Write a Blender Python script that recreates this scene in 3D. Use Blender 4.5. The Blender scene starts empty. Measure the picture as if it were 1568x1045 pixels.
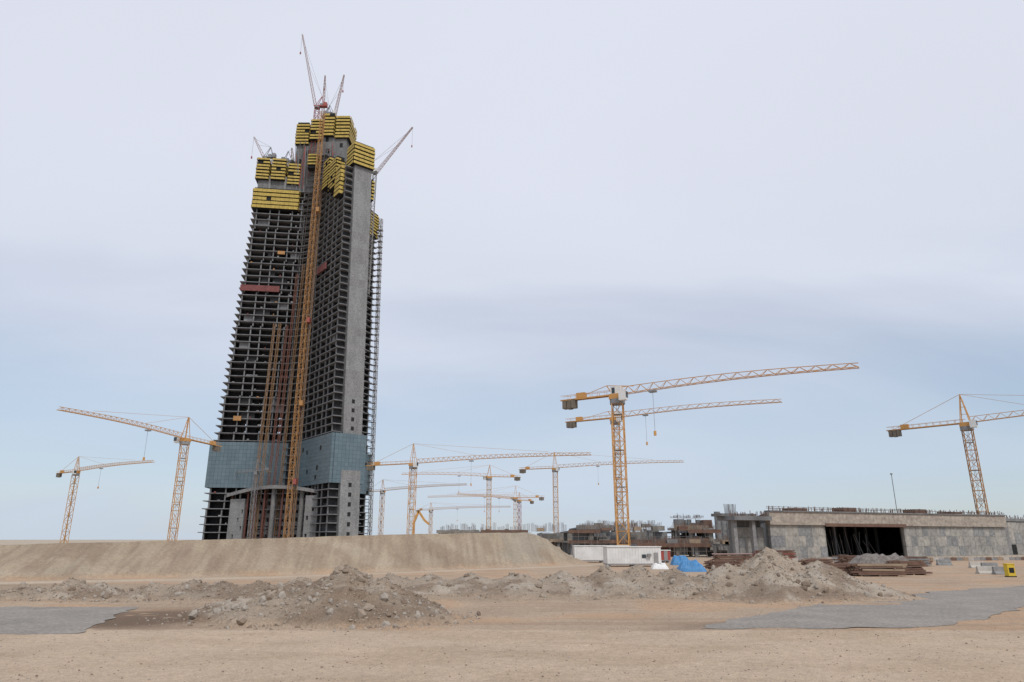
import bpy, math, random
import numpy as np
from mathutils import Vector, Matrix
from mathutils.geometry import tessellate_polygon
random.seed(7); rng=np.random.RandomState(11)
R=math.radians
scene=bpy.context.scene
CAMH=4.5; PITCH=R(16.2); CP,SP=math.cos(PITCH),math.sin(PITCH)
# site survey: bearing/elevation of a feature, with either its real distance (Y) or its real level (Z)
def sight(u,v,Y=None,Z=None):
    a=(u-784)/1045.3; b=(522.5-v)/1045.3
    dy=CP-b*SP; dz=SP+b*CP
    t=(Y/dy) if Y is not None else (Z-CAMH)/dz
    return Vector((a*t,dy*t,CAMH+dz*t))
# ---------------------------------------------------------------- materials
MATS={}
def mat(name,c1,c2=None,scale=1.0,rough=.85,bump=0,metal=0,stretch=(1,1,1),detail=6,fine=None,spec=.3):
    if name in MATS: return MATS[name]
    m=bpy.data.materials.new(name); m.use_nodes=True; nt=m.node_tree; N=nt.nodes; L=nt.links
    bs=N['Principled BSDF']; bs.inputs['Roughness'].default_value=rough; bs.inputs['Metallic'].default_value=metal
    bs.inputs['Specular IOR Level'].default_value=spec
    c2=c2 or tuple(x*.7 for x in c1)
    tc=N.new('ShaderNodeTexCoord'); mp=N.new('ShaderNodeMapping'); mp.inputs['Scale'].default_value=stretch
    L.new(tc.outputs['Object'],mp.inputs['Vector'])
    n=N.new('ShaderNodeTexNoise'); n.inputs['Scale'].default_value=scale; n.inputs['Detail'].default_value=detail; n.inputs['Roughness'].default_value=.65
    L.new(mp.outputs[0],n.inputs['Vector'])
    r=N.new('ShaderNodeValToRGB'); r.color_ramp.elements[0].position=.32; r.color_ramp.elements[1].position=.68
    r.color_ramp.elements[0].color=(*c2,1); r.color_ramp.elements[1].color=(*c1,1)
    L.new(n.outputs['Fac'],r.inputs['Fac'])
    out=r.outputs[0]
    if fine:
        n2=N.new('ShaderNodeTexNoise'); n2.inputs['Scale'].default_value=fine; n2.inputs['Detail'].default_value=3
        L.new(tc.outputs['Object'],n2.inputs['Vector'])
        mr=N.new('ShaderNodeMapRange'); mr.inputs[1].default_value=.3; mr.inputs[2].default_value=.7; mr.inputs[3].default_value=.75; mr.inputs[4].default_value=1.2
        L.new(n2.outputs['Fac'],mr.inputs[0])
        mx=N.new('ShaderNodeVectorMath'); mx.operation='SCALE'; L.new(out,mx.inputs[0]); L.new(mr.outputs[0],mx.inputs['Scale']); out=mx.outputs[0]
    L.new(out,bs.inputs['Base Color'])
    if bump:
        bp=N.new('ShaderNodeBump'); bp.inputs['Strength'].default_value=bump; bp.inputs['Distance'].default_value=.1
        L.new(n.outputs['Fac'],bp.inputs['Height']); L.new(bp.outputs[0],bs.inputs['Normal'])
    MATS[name]=m; return m
CONC=mat('concrete',(.29,.29,.285),(.20,.20,.195),.25,stretch=(1,1,.25),fine=1.5)
CONC2=mat('concrete_b',(.27,.265,.26),(.19,.185,.18),.3,stretch=(1,1,.25),fine=1.5)
CONC3=mat('concrete_c',(.22,.215,.21),(.14,.14,.135),.3,stretch=(1,1,.2),fine=1.5)
SLAB=mat('slab_edge_concrete',(.22,.22,.225),(.14,.14,.145),.35)
DARK=mat('concrete_painted_interior_shade',(.045,.045,.048),(.03,.03,.031),.3)  # interior shade painted into the concrete colour
COL=mat('column_concrete',(.23,.23,.235),(.13,.13,.13),.25)
YEL=mat('yellow_formwork_panel',(.56,.41,.10),(.42,.30,.07),.5,rough=.6,fine=2)
BLK=mat('black_frame_and_opening_shade',(.03,.03,.03),(.015,.015,.015),1)  # frames, plus flat black panels painting the dark inside openings
ORG=mat('orange_crane_paint',(.48,.25,.09),(.36,.19,.08),.5,rough=.5)
CYEL=mat('crane_yellow_paint',(.60,.32,.10),(.50,.26,.09),.5,rough=.5)
REDP=mat('red_crane_paint',(.38,.10,.08),(.28,.08,.07),.5,rough=.5)
PINK=mat('weathered_red_white_paint',(.44,.33,.31),(.34,.25,.23),.5,rough=.6)
LGREY=mat('galvanised_mast_steel',(.36,.35,.34),(.24,.23,.22),.5,rough=.6)
WHT=mat('white_paint',(.78,.78,.76),(.62,.61,.58),.6,rough=.6)
GRY=mat('grey_steel',(.30,.30,.31),(.2,.2,.2),.6,rough=.5)
CWT=mat('counterweight_concrete',(.20,.17,.13),(.13,.11,.09),.6)
GLS=mat('cab_glass',(.04,.06,.07),(.03,.04,.05),.6,rough=.15,spec=.6)
CLAD=[mat('cladding_panel_%d'%i,c,tuple(x*.88 for x in c),.15,rough=.32,spec=.5) for i,c in enumerate([(.13,.18,.205),(.14,.19,.215),(.12,.17,.195)])]
RUST=mat('rusty_rebar',(.20,.125,.09),(.13,.08,.06),.8)
BRN=mat('brown_timber',(.20,.12,.085),(.12,.07,.055),.7)
TIMB=mat('pale_timber',(.38,.29,.20),(.28,.20,.14),.7)
TARP=mat('blue_tarpaulin',(.07,.25,.50),(.05,.18,.38),1.5,rough=.5)
ORNET=mat('red_safety_net',(.24,.085,.08),(.15,.06,.055),.6,fine=3)
SCAF=mat('scaffold_steel',(.20,.18,.165),(.12,.10,.09),.8)
# ---------------------------------------------------------------- mesh builder
class MB:
    def __init__(s): s.v=[];s.f=[];s.m=[];s.mats=[];s.M=Matrix.Identity(4)
    def mi(s,m):
        if m not in s.mats: s.mats.append(m)
        return s.mats.index(m)
    def add(s,vs,fs,m):
        o=len(s.v); k=s.mi(m)
        for p in vs: s.v.append(tuple(s.M@Vector(p)))
        for f in fs: s.f.append(tuple(o+i for i in f)); s.m.append(k)
    F=[(0,3,2,1),(4,5,6,7),(0,1,5,4),(1,2,6,5),(2,3,7,6),(3,0,4,7)]
    def bb(s,x0,x1,y0,y1,z0,z1,m):
        s.add([(x0,y0,z0),(x1,y0,z0),(x1,y1,z0),(x0,y1,z0),(x0,y0,z1),(x1,y0,z1),(x1,y1,z1),(x0,y1,z1)],s.F,m)
    def box(s,c,d,m,rot=0,tilt=0):
        T=Matrix.Translation(c)@Matrix.Rotation(rot,4,'Z')@Matrix.Rotation(tilt,4,'Y')
        x,y,z=[q/2 for q in d]
        s.add([tuple(T@Vector(p)) for p in [(-x,-y,-z),(x,-y,-z),(x,y,-z),(-x,y,-z),(-x,-y,z),(x,-y,z),(x,y,z),(-x,y,z)]],s.F,m)
    def beam(s,a,b,w,m,h=None):
        a=Vector(a);b=Vector(b);d=b-a
        if d.length<1e-5: return
        d.normalize(); up=Vector((0,0,1)) if abs(d.z)<.95 else Vector((0,1,0))
        x=d.cross(up).normalized()*(w/2); y=x.normalized().cross(d).normalized()*((h or w)/2)
        s.add([a-x-y,a+x-y,a+x+y,a-x+y,b-x-y,b+x-y,b+x+y,b-x+y],s.F,m)
    def cyl(s,c,r,z0,z1,m,n=12):
        vs=[(c[0]+r*math.cos(2*math.pi*i/n),c[1]+r*math.sin(2*math.pi*i/n),z) for z in (z0,z1) for i in range(n)]
        fs=[(i,(i+1)%n,n+(i+1)%n,n+i) for i in range(n)]+[tuple(range(n))[::-1],tuple(range(n,2*n))]
        s.add(vs,fs,m)
    def build(s,name,parent=None):
        me=bpy.data.meshes.new(name); me.from_pydata(s.v,[],s.f)
        for m in s.mats: me.materials.append(m)
        me.polygons.foreach_set('material_index',s.m); me.update()
        o=bpy.data.objects.new(name,me); scene.collection.objects.link(o)
        if parent: o.parent=parent
        return o
def empty(name,loc=(0,0,0)):
    e=bpy.data.objects.new(name,None); scene.collection.objects.link(e); return e
def mast(mb,p0,p1,w,m,t=.16,bay=None,ang=0):
    p0=Vector(p0);p1=Vector(p1);H=(p1-p0).length; bay=bay or w*1.15; n=max(1,int(round(H/bay)))
    ca,sa=math.cos(ang),math.sin(ang)
    C=[Vector((ca*x-sa*y,sa*x+ca*y,0))*(w/2) for x,y in [(-1,-1),(1,-1),(1,1),(-1,1)]]
    for c in C: mb.beam(p0+c,p1+c,t*1.25,m)
    for i in range(n):
        a=p0.lerp(p1,i/n); b=p0.lerp(p1,(i+1)/n)
        for k in range(4):
            c,d=C[k],C[(k+1)%4]
            mb.beam(b+c,b+d,t*.8,m)
            if (i+k)%2: mb.beam(a+c,b+d,t*.75,m)
            else: mb.beam(a+d,b+c,t*.75,m)
def truss(mb,a,b,w,h0,h1,m,t=.14,bay=2.4,up=Vector((0,0,1))):
    a=Vector(a);b=Vector(b);d=(b-a);L=d.length;d=d.normalized(); side=d.cross(up).normalized(); upv=side.cross(d).normalized()
    n=max(2,int(L/bay)); pl=pr=pt=None
    for i in range(n+1):
        f=i/n; c=a.lerp(b,f); hh=h0+(h1-h0)*f
        l=c-side*w/2; r=c+side*w/2; tp=c+upv*hh
        if pl is not None:
            mid=(pt+tp)/2
            mb.beam(pl,l,t,m); mb.beam(pr,r,t,m); mb.beam(pt,tp,t,m)
            mb.beam(pl,mid,t*.65,m); mb.beam(mid,l,t*.65,m); mb.beam(pr,mid,t*.65,m); mb.beam(mid,r,t*.65,m)
            mb.beam(l,r,t*.6,m); mb.beam(pl,r,t*.5,m)
        pl,pr,pt=l,r,tp
def tower_crane(u,vp,Y,w,tip,jl,cl,apex=7,m=CYEL,mm=None,flat=False,z0=0,hook=.35):
    mm=mm or m
    P=sight(u,vp,Y=Y); zp=P.z; T=sight(tip[0],tip[1],Z=zp)
    d=Vector((T.x-P.x,T.y-P.y,0)); 
    if jl is None: jl=d.length
    d.normalize(); s=d.cross(Vector((0,0,1)))
    ang=math.atan2(d.y,d.x); mb=MB(); k=w/2.4; t=.15*k
    mast(mb,(P.x,P.y,z0),(P.x,P.y,zp-2.2*k),w,mm,t*1.05,ang=ang*.5)
    for q in (-.25,.25): mb.beam((P.x+q,P.y,z0),(P.x+q,P.y,zp-2.5*k),.07*k,GRY)
    for zz_ in np.arange(z0+8,zp-5,8*k): mb.box((P.x,P.y,zz_),(w*.8,w*.8,.12),GRY,ang*.5)
    mb.box((P.x,P.y,z0+.4),(w*2.4,w*2.4,.8),CONC)
    mb.cyl((P.x,P.y),w*.72,zp-2.2*k,zp-1.1*k,GRY)
    mb.box((P.x,P.y,zp-.5*k),(w*1.25,w*1.15,1.2*k),m,ang)
    cb=P+d*w*.9+s*w*.75; mb.box((cb.x,cb.y,zp-.7*k),(1.7*k,1.3*k,2.1*k),WHT,ang)
    cb2=cb+d*.9*k; mb.box((cb2.x,cb2.y,zp-.5*k),(.12,1.1*k,1.3*k),GLS,ang)
    O=Vector((P.x,P.y,zp)); n=8
    for i in range(n):
        f0=i/n;f1=(i+1)/n
        b0=O+d*(w*.5+(jl-w*.5)*f0)+Vector((0,0,.6*k*math.sin(f0*3.14))); b1=O+d*(w*.5+(jl-w*.5)*f1)+Vector((0,0,.6*k*math.sin(f1*3.14)))
        truss(mb,b0,b1,1.25*k,(1.7-.8*f0)*k,(1.7-.8*f1)*k,m,t*.9,2.3*k)
    E=O-d*cl
    for q in (-.6,.6):
        mb.beam(O+s*q*k,E+s*q*k,.3*k,m); mb.beam(O+s*q*k+Vector((0,0,1.1*k)),E+s*q*k+Vector((0,0,1.1*k)),.08*k,m)
        for i in range(int(cl/2.2)):
            pp=O-d*(i*2.2+1)+s*q*k; mb.beam(pp,pp+Vector((0,0,1.1*k)),.08*k,m)
    mb.beam(O+Vector((0,0,.12)),E+Vector((0,0,.12)),1.1*k,GRY,.08)
    for i in range(3):
        c=E+d*(1.0+1.15*i)*k; mb.box((c.x,c.y,zp-1.0*k),(1.0*k,1.5*k,2.0*k+(i%2)*.3),CWT,ang)
    c=E+d*5.2*k; mb.box((c.x,c.y,zp+.8*k),(2.2*k,1.3*k,1.2*k),m,ang)
    if not flat:
        A=O+Vector((0,0,apex))-d*.3
        for q in (-1,1):
            mb.beam(O+d*w*.5+s*q*w*.4,A+s*q*.15,t*1.2,m); mb.beam(O-d*w*.5+s*q*w*.4,A+s*q*.15,t*1.2,m)
        for j in (.3,.55,.75):
            mb.beam(O+d*w*.5*(1-j)+Vector((0,0,apex*j))+s*w*.4*(1-j),O+d*w*.5*(1-j)+Vector((0,0,apex*j))-s*w*.4*(1-j),t*.8,m)
            mb.beam(O+d*w*.5*(1-j)+Vector((0,0,apex*j)),O-d*w*.5*(1-j)+Vector((0,0,apex*j)),t*.8,m)
        for f in (.38,.78): mb.beam(A,O+d*jl*f+Vector((0,0,2.0*k)),.08*k,m)
        mb.beam(A,E+d*2*k+Vector((0,0,.3)),.1*k,m)
    else:
        mb.box((P.x,P.y,zp+.9*k),(w*1.0,w*.9,1.8*k),WHT,ang)
        mb.box((P.x-d.x*w*.2,P.y-d.y*w*.2,zp+.9*k),(w*.3,w*.94,1.3*k),GLS,ang)
        A=O-d*2.5*k+Vector((0,0,2.4*k)); mb.beam(O-d*1*k,A,.2*k,m); mb.beam(A,E+d*3*k,.12*k,m); mb.beam(A,O+d*4*k+Vector((0,0,1.6*k)),.15*k,m)
    H=O+d*jl*hook; mb.box((H.x,H.y,zp-.1*k),(1.6*k,1.3*k,.4*k),GRY,ang)
    mb.beam(H,H-Vector((0,0,9*k)),.07*k,GRY); mb.box((H.x,H.y,zp-9.4*k),(.5*k,.5*k,1.0*k),m)
    return mb.build('tower_crane')
def luffing_crane(piv,tip,Y,zbase,w=2.4,m=ORG,mj=None,hook=12,tipY=None,mm=None):
    mj=mj or m; P=sight(*piv,Y=Y); T=sight(*tip,Y=tipY or Y); mb=MB()
    mast(mb,(P.x,P.y,zbase),(P.x,P.y,P.z-1.5),w,mm or m,.2)
    d=Vector((T.x-P.x,T.y-P.y,0)); 
    d=d.normalized() if d.length>.5 else Vector((1,0,0)); s=d.cross(Vector((0,0,1))); ang=math.atan2(d.y,d.x)
    mb.cyl((P.x,P.y),w*.7,P.z-1.5,P.z-.6,GRY)
    c=P-d*2.2; mb.box((c.x,c.y,P.z-.2),(8,2.4,.8),m,ang)
    c=P-d*5; mb.box((c.x,c.y,P.z+1.0),(2.2,2.6,2.4),m,ang); c=P-d*2.5; mb.box((c.x,c.y,P.z+.9),(1.8,2.0,1.5),GRY,ang)
    c=P+d*1.2+s*1.8; mb.box((c.x,c.y,P.z+.7),(1.6,1.3,2),WHT,ang)
    A=P-d*2.5+Vector((0,0,7))
    for q in (-1,1): mb.beam(P+d*.8+s*q,A+s*q*.3,.26,m); mb.beam(P-d*4.6+s*q,A+s*q*.3,.26,m)
    L=(T-P).length
    sd=(T-P).normalized(); upv=s.cross(sd).normalized()
    if upv.z<0: upv=-upv
    a=P+d*1.2; C=[(-.8,-.8),(.8,-.8),(.8,.8),(-.8,.8)]; n=int(L/2.2)
    for (x,y) in C:
        mb.beam(a+s*x+upv*y,T+s*x*.4+upv*y*.4,.2,mj)
    for i in range(n):
        f0=i/n;f1=(i+1)/n; p0=a.lerp(T,f0);p1=a.lerp(T,f1);k=1-.6*f1
        for j in range(4):
            x,y=C[j];x2,y2=C[(j+1)%4]
            mb.beam(p0+(s*x+upv*y)*k,p1+(s*x2+upv*y2)*k,.13,mj)
    mb.beam(A,a.lerp(T,.92),.12,GRY); mb.beam(A,a.lerp(T,.6),.1,GRY)
    mb.beam(T,T-Vector((0,0,hook)),.12,GRY); mb.box((T.x,T.y,T.z-hook-.5),(.7,.7,1.4),REDP)
    return mb.build('luffing_crane')
# ---------------------------------------------------------------- noise
def vnoise(x,y,seed=0):
    xi=np.floor(x).astype(np.int64); yi=np.floor(y).astype(np.int64); xf=x-xi; yf=y-yi
    def h(a,b):
        n=(a*374761393+b*668265263+seed*1442695041)&0xffffffff
        n=((n^(n>>13))*1274126177)&0xffffffff
        return ((n^(n>>16))&0xffff)/65535.0
    sx=xf*xf*(3-2*xf); sy=yf*yf*(3-2*yf)
    return (h(xi,yi)*(1-sx)+h(xi+1,yi)*sx)*(1-sy)+(h(xi,yi+1)*(1-sx)+h(xi+1,yi+1)*sx)*sy
def fbm(x,y,o=4,seed=0,g=.5):
    s=0;a=1;t=0
    for i in range(o):
        s=s+a*vnoise(x*2**i+13.7*i,y*2**i-7.1*i,seed+i); t+=a; a*=g
    return s/t
def sstep(a,b,x):
    t=np.clip((x-a)/(b-a),0,1); return t*t*(3-2*t)
# ---------------------------------------------------------------- terrain
K=1.5
piles=[(-7.2,31.0,4.0,5.0,1.75),(-5.4,30.0,3.4,4.4,1.35),(-9.4,31.5,3.3,4.6,1.2),(-11.4,30.5,2.8,3.8,.6),(-3.9,29.0,2.4,3.0,.65),(-6.6,28.8,3.8,3.6,1.15),(-9.2,29,3.0,3.4,.8),
 (-28.5,38,2.5,3,.7),(-25.5,38,2.2,2.6,.75),(-23.2,38,2.4,2.8,.95),(-21.4,37.6,1.8,2.4,.8),(-18.8,38,2.2,2.6,.8),(-17,38.4,2.2,2.8,.9),(-15.2,38,2.4,3.2,.85),(-13.3,38,2.4,3.6,.9),(-11.5,39,2.8,4,1.0),(-9.3,41,2.8,4.4,1.0),
 (-7.2,43,3.2,7,.9),(-4.8,43,3.2,7.2,.9),(-2.4,43.5,3.2,7,.95),(.3,43,3.3,7.5,1.0),(3,43,3.3,7,1.1),(5.6,43,3.2,6.6,1.3),(7.5,43,3.0,6.4,1.42),(9.4,42,2.9,6,1.3),
 (14.8,41.5,4.2,5.6,2.4),(12.2,40.5,3.7,4.8,1.6),(17.2,40.5,3.8,4.8,1.75),(13.8,39,3.4,4.2,1.75),(16,38.6,3.0,3.6,1.3),(19.4,40,2.8,3.4,.8),(10.5,40.5,2.7,4,.95)]
def height(X,Y):
    x=X/K;y=Y/K
    wob=fbm(x*.9,y*.9,4,3)-.5
    pz=np.zeros_like(x)
    for i,(cx,cy,rx,ry,h) in enumerate(piles):
        r=np.sqrt(((x-cx)/rx)**2+((y-cy)/ry)**2)*(1+.5*wob)
        q=np.clip(1-r,0,1); q=np.where(q<.25,q*q*2,q-.125)/.875
        a=h*q*1.08
        d=np.clip(.5+.5*(pz-a)/.16,0,1); pz=a*(1-d)+pz*d+.16*d*(1-d)*(np.minimum(a,pz)>.005)
    m=np.clip(pz/.3,0,1)
    pz=pz*(1+.28*(fbm(x*1.3,y*1.3,3,9)-.5))+m*(.20*(fbm(x*2.2,y*2.2,4,21)-.5)+.09*(fbm(x*7,y*7,2,22)-.5))
    low=sstep(32.5,37.5,y)*(1-sstep(46,50,y))*(1-sstep(9.5,12,x))*.32*fbm(x*.7,y*.7,4,31)
    xb=[-400,-120,-37,-20.7,-11.3,4.2,14,60]; yb=np.interp(x,xb,[43,45,52,59.6,67.6,82,92,100])
    ht=np.interp(x,[-400,-60,-44.7,-24.4,-12.9,3.1,20],[2.15,2.3,2.5,3.05,3.5,3.85,3.9])
    gul=(fbm(x*1.1+y*.25,y*.12,4,41)-.5)
    run=7.5
    f=np.clip((y-yb-2.2+gul*.9)/run,0,1); f=np.where(f<.12,f*f/.24,np.where(f>.92,1-(1-f)**2*.5/.16*.5,f))
    back=1-sstep(24,34,y-yb)
    end=np.clip((12.6-x-(y-88)*.18+gul*1.2)/11.0,0,1); end=end*end*(3-2*end)
    em=ht*f*back*end
    slope=f*(1-f)*4*end*back
    em=em+gul*.40*slope+slope*.2*(fbm(x*2.5+y*.3,y*.4,3,47)-.5)+ (f>.5)*end*back*.14*(fbm(x*.5,y*.5,3,55)-.5)
    z=np.maximum(np.maximum(pz,low),em)
    z=z+.05*(fbm(x*.5,y*.5,4,61)-.5)*np.where(y<130,1,0)
    return z*K, m, f*end*back, yb, gul
def axis(segs):
    o=[]
    for a,b,n in segs: o+=list(np.linspace(a,b,n,endpoint=False))
    o.append(segs[-1][1]); return np.array(o)
xs=axis([(-6000,-1000,6),(-1000,-200,14),(-200,-75,40),(-75,60,560),(60,200,60),(200,1000,14),(1000,6000,6)])
ys=axis([(-600,-20,8),(-20,20,14),(20,36,50),(36,80,230),(80,150,180),(150,300,30),(300,1000,14),(1000,9000,10)])
GX,GY=np.meshgrid(xs,ys)
Z,M,EM,YB,GUL=height(GX,GY)
road_l=[(-260,945),(-150,938),(0,931),(120,926),(222,922),(205,933),(160,952),(116,973),(0,973),(-200,973)]
road_r=[(1062,964),(1120,951),(1180,939),(1260,926),(1340,915),(1450,905),(1568,898),(1750,889),(1800,905),(1568,930),(1500,948),(1440,962),(1250,964)]
def poly_world(pts): return [sight(u,v,Z=0) for u,v in pts]
def inpoly(X,Y,P):
    ins=np.zeros(X.shape,bool); n=len(P)
    for i in range(n):
        x1,y1=P[i].x,P[i].y; x2,y2=P[(i+1)%n].x,P[(i+1)%n].y
        c=((y1>Y)!=(y2>Y))&(X<(x2-x1)*(Y-y1)/(y2-y1+1e-9)+x1); ins^=c
    return ins
inr=inpoly(GX,GY,poly_world(road_l))|inpoly(GX,GY,poly_world(road_r))
drift=np.exp(-(((GX/K-16.2)/3.2)**2+((GY/K-35.2)/.8)**2))
Z=np.where(inr&(Z<.14),Z*.9+.006+.07*drift,Z)
def mixc(c,d,f): return c*(1-f[...,None])+np.array(d)*f[...,None]
x=GX/K;y=GY/K
col=np.zeros(GX.shape+(3,))+np.array((.385,.295,.215))
n1=fbm(x*.25,y*.5,4,71); n2=fbm(x*.9,y*1.4,4,72); n3=fbm(x*.12+y*.05,y*1.6,4,73)
col=mixc(col,(.41,.285,.19),sstep(.4,.65,n1))
col=mixc(col,(.33,.24,.17),sstep(.5,.72,n3)*.7)
fg=1-sstep(25.0,25.6,y+.7*(n2-.5)+x*.008)
fgc=np.zeros_like(col)+np.array((.465,.36,.265)); fgc=mixc(fgc,(.42,.32,.23),sstep(.45,.7,fbm(x*.35,y*.9,4,75))); col=col*(1-fg[...,None])+fgc*fg[...,None]
dk=np.exp(-(((x+14.6)/3.2)**2+((y-29.0)/3.6)**2)*1.2)*sstep(.25,.45,n2+.12); col=mixc(col,(.17,.12,.085),np.clip(dk*1.7,0,1)*(1-fg))
dk=np.exp(-(((x-9.5)/4)**2+((y-27.6-(x-9)*.55)/.8)**2)); col=mixc(col,(.21,.16,.12),np.clip(dk*1.1,0,1)*.9*(1-fg))
rub=np.clip(M*1.2,0,1); rubc=np.zeros_like(col)+np.array((.315,.255,.195)); rubc=mixc(rubc,(.23,.175,.13),sstep(.42,.62,fbm(x*.5,y*.5,4,81))); rubc=mixc(rubc,(.36,.305,.245),sstep(.55,.7,fbm(x*.8,y*.8,3,84)))
cen=np.exp(-(((x+5.8)/3.6)**2+((y-28.8)/4)**2)*1.3); rubc=mixc(rubc,(.205,.15,.105),np.clip(cen,0,1)*.75*sstep(.3,.6,n2+.1))
col=col*(1-rub[...,None])+rubc*rub[...,None]
lowm=sstep(34.5,37,y)*(1-sstep(49,52,y))*(1-sstep(9.5,13,x))*(1-rub)*.8; col=mixc(col,(.31,.245,.18),lowm)
pth=np.exp(-((y-YB+.8)/1.6)**2)*(1-sstep(9,14,x)); col=mixc(col,(.45,.37,.28),np.clip(pth*1.2,0,1)*(1-rub*.7))
emc=np.zeros_like(col)+np.array((.345,.275,.20)); emc=mixc(emc,(.275,.21,.15),sstep(.38,.62,fbm(x*.8+y*.2,y*.1,4,91))*.8); emc=mixc(emc,(.38,.315,.235),sstep(.5,.75,fbm(x*.15,y*.3,3,93))*.7)
emc=mixc(emc,(.25,.19,.14),sstep(.52,.7,fbm(x*2.4+y*.35,y*.16,3,98))*.55)
emc=mixc(emc,(.31,.28,.225),np.exp(-(((x-1.5)/4.5)**2))*.6*sstep(.35,.6,fbm(x*.5,y*.3,3,95)))
e=np.clip(EM*6,0,1); col=col*(1-e[...,None])+emc*e[...,None]
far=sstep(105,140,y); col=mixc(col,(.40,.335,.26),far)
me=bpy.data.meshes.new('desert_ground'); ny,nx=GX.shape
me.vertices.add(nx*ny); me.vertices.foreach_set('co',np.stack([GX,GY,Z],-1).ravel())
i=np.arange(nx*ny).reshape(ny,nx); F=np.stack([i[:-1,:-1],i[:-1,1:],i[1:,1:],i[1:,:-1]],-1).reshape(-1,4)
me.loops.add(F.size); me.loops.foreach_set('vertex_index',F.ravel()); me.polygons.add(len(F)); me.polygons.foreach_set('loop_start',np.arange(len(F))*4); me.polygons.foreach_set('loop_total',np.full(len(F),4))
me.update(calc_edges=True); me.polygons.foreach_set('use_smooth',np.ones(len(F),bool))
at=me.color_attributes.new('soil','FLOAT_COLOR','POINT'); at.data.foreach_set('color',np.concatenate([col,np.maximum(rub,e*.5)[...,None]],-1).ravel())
ground=bpy.data.objects.new('desert_ground',me); scene.collection.objects.link(ground)
m=bpy.data.materials.new('sandy_soil'); m.use_nodes=True; nt=m.node_tree;N=nt.nodes;L=nt.links;bs=N['Principled BSDF']; bs.inputs['Roughness'].default_value=.95; bs.inputs['Specular IOR Level'].default_value=.1
ca=N.new('ShaderNodeVertexColor'); ca.layer_name='soil'; tc=N.new('ShaderNodeTexCoord')
def nz(scale,det,a,b,rough=.6):
    n=N.new('ShaderNodeTexNoise'); n.inputs['Scale'].default_value=scale; n.inputs['Detail'].default_value=det; n.inputs['Roughness'].default_value=rough; L.new(tc.outputs['Object'],n.inputs['Vector'])
    r=N.new('ShaderNodeMapRange'); r.inputs[1].default_value=.3; r.inputs[2].default_value=.7; r.inputs[3].default_value=a; r.inputs[4].default_value=b; L.new(n.outputs['Fac'],r.inputs[0]); return n,r
na,ra=nz(.18,6,.90,1.10); nb,rb=nz(2.6,6,.82,1.18,.75); nc,rc=nz(12,3,.72,1.30,.85)
p=None
for r_ in (ra,rb,rc):
    if p is None: p=r_.outputs[0]
    else:
        mm_=N.new('ShaderNodeMath'); mm_.operation='MULTIPLY'; L.new(p,mm_.inputs[0]); L.new(r_.outputs[0],mm_.inputs[1]); p=mm_.outputs[0]
vm=N.new('ShaderNodeVectorMath'); vm.operation='SCALE'; L.new(ca.outputs['Color'],vm.inputs[0]); L.new(p,vm.inputs['Scale']); L.new(vm.outputs[0],bs.inputs['Base Color'])
b1=N.new('ShaderNodeBump'); b1.inputs['Strength'].default_value=.7; b1.inputs['Distance'].default_value=.16; L.new(nb.outputs['Fac'],b1.inputs['Height'])
b2=N.new('ShaderNodeBump'); b2.inputs['Strength'].default_value=.6; b2.inputs['Distance'].default_value=.05; L.new(nc.outputs['Fac'],b2.inputs['Height']); L.new(b1.outputs[0],b2.inputs['Normal']); L.new(b2.outputs[0],bs.inputs['Normal'])
me.materials.append(m)
# roads
ASPH=mat('dusty_asphalt',(.30,.272,.24),(.225,.207,.185),.3,rough=1.0,fine=5,detail=8,spec=.05)
def road(pts):
    P=poly_world(pts); Q=[]
    for i in range(len(P)):
        a,b=P[i],P[(i+1)%len(P)]; n=max(1,int((b-a).length/.5)); nr=(b-a).normalized().cross(Vector((0,0,1)))
        for j in range(n):
            p=a.lerp(b,j/n); o=(float(fbm(np.array([p.x*.7]),np.array([p.y*.7]),3,5)[0])-.5)*1.6; q=p+nr*o; Q.append(Vector((q.x,q.y,.03)))
    t=tessellate_polygon([Q]); me=bpy.data.meshes.new('asphalt_road'); me.from_pydata([tuple(q) for q in Q],[],[tuple(f) for f in t]); me.materials.append(ASPH); me.update()
    for pl in me.polygons:
        if pl.normal.z<0: pl.flip()
    o=bpy.data.objects.new('asphalt_road',me); scene.collection.objects.link(o)
road(road_l); road(road_r)
# stones
def ico():
    t=(1+5**.5)/2; v=np.array([(-1,t,0),(1,t,0),(-1,-t,0),(1,-t,0),(0,-1,t),(0,1,t),(0,-1,-t),(0,1,-t),(t,0,-1),(t,0,1),(-t,0,-1),(-t,0,1)],float)/1.9
    f=np.array([(0,11,5),(0,5,1),(0,1,7),(0,7,10),(0,10,11),(1,5,9),(5,11,4),(11,10,2),(10,7,6),(7,1,8),(3,9,4),(3,4,2),(3,2,6),(3,6,8),(3,8,9),(4,9,5),(2,4,11),(6,2,10),(8,6,7),(9,8,1)])
    return v,f
def scatter(name,PX,PY,S,mats):
    v,f=ico(); n=len(PX); pz=height(PX,PY)[0]
    V=v[None]*(1+.35*(rng.rand(n,12,1)-.5))*(.6+.7*rng.rand(n,1,3))
    a=rng.rand(n)*6.28; c,s=np.cos(a)[:,None],np.sin(a)[:,None]
    X=V[...,0]*c-V[...,1]*s; Y=V[...,0]*s+V[...,1]*c
    P=np.stack([X,Y,V[...,2]],-1)*S[:,None,None]+np.stack([PX,PY,pz+S*.1],-1)[:,None]
    FF=(f[None]+np.arange(n)[:,None,None]*12).reshape(-1,3)
    me=bpy.data.meshes.new(name); me.from_pydata(P.reshape(-1,3).tolist(),[],FF.tolist())
    for q in mats: me.materials.append(q)
    me.polygons.foreach_set('material_index',np.repeat(rng.randint(0,len(mats),n),20).astype(np.int32)); me.update()
    o=bpy.data.objects.new(name,me); scene.collection.objects.link(o)
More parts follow.
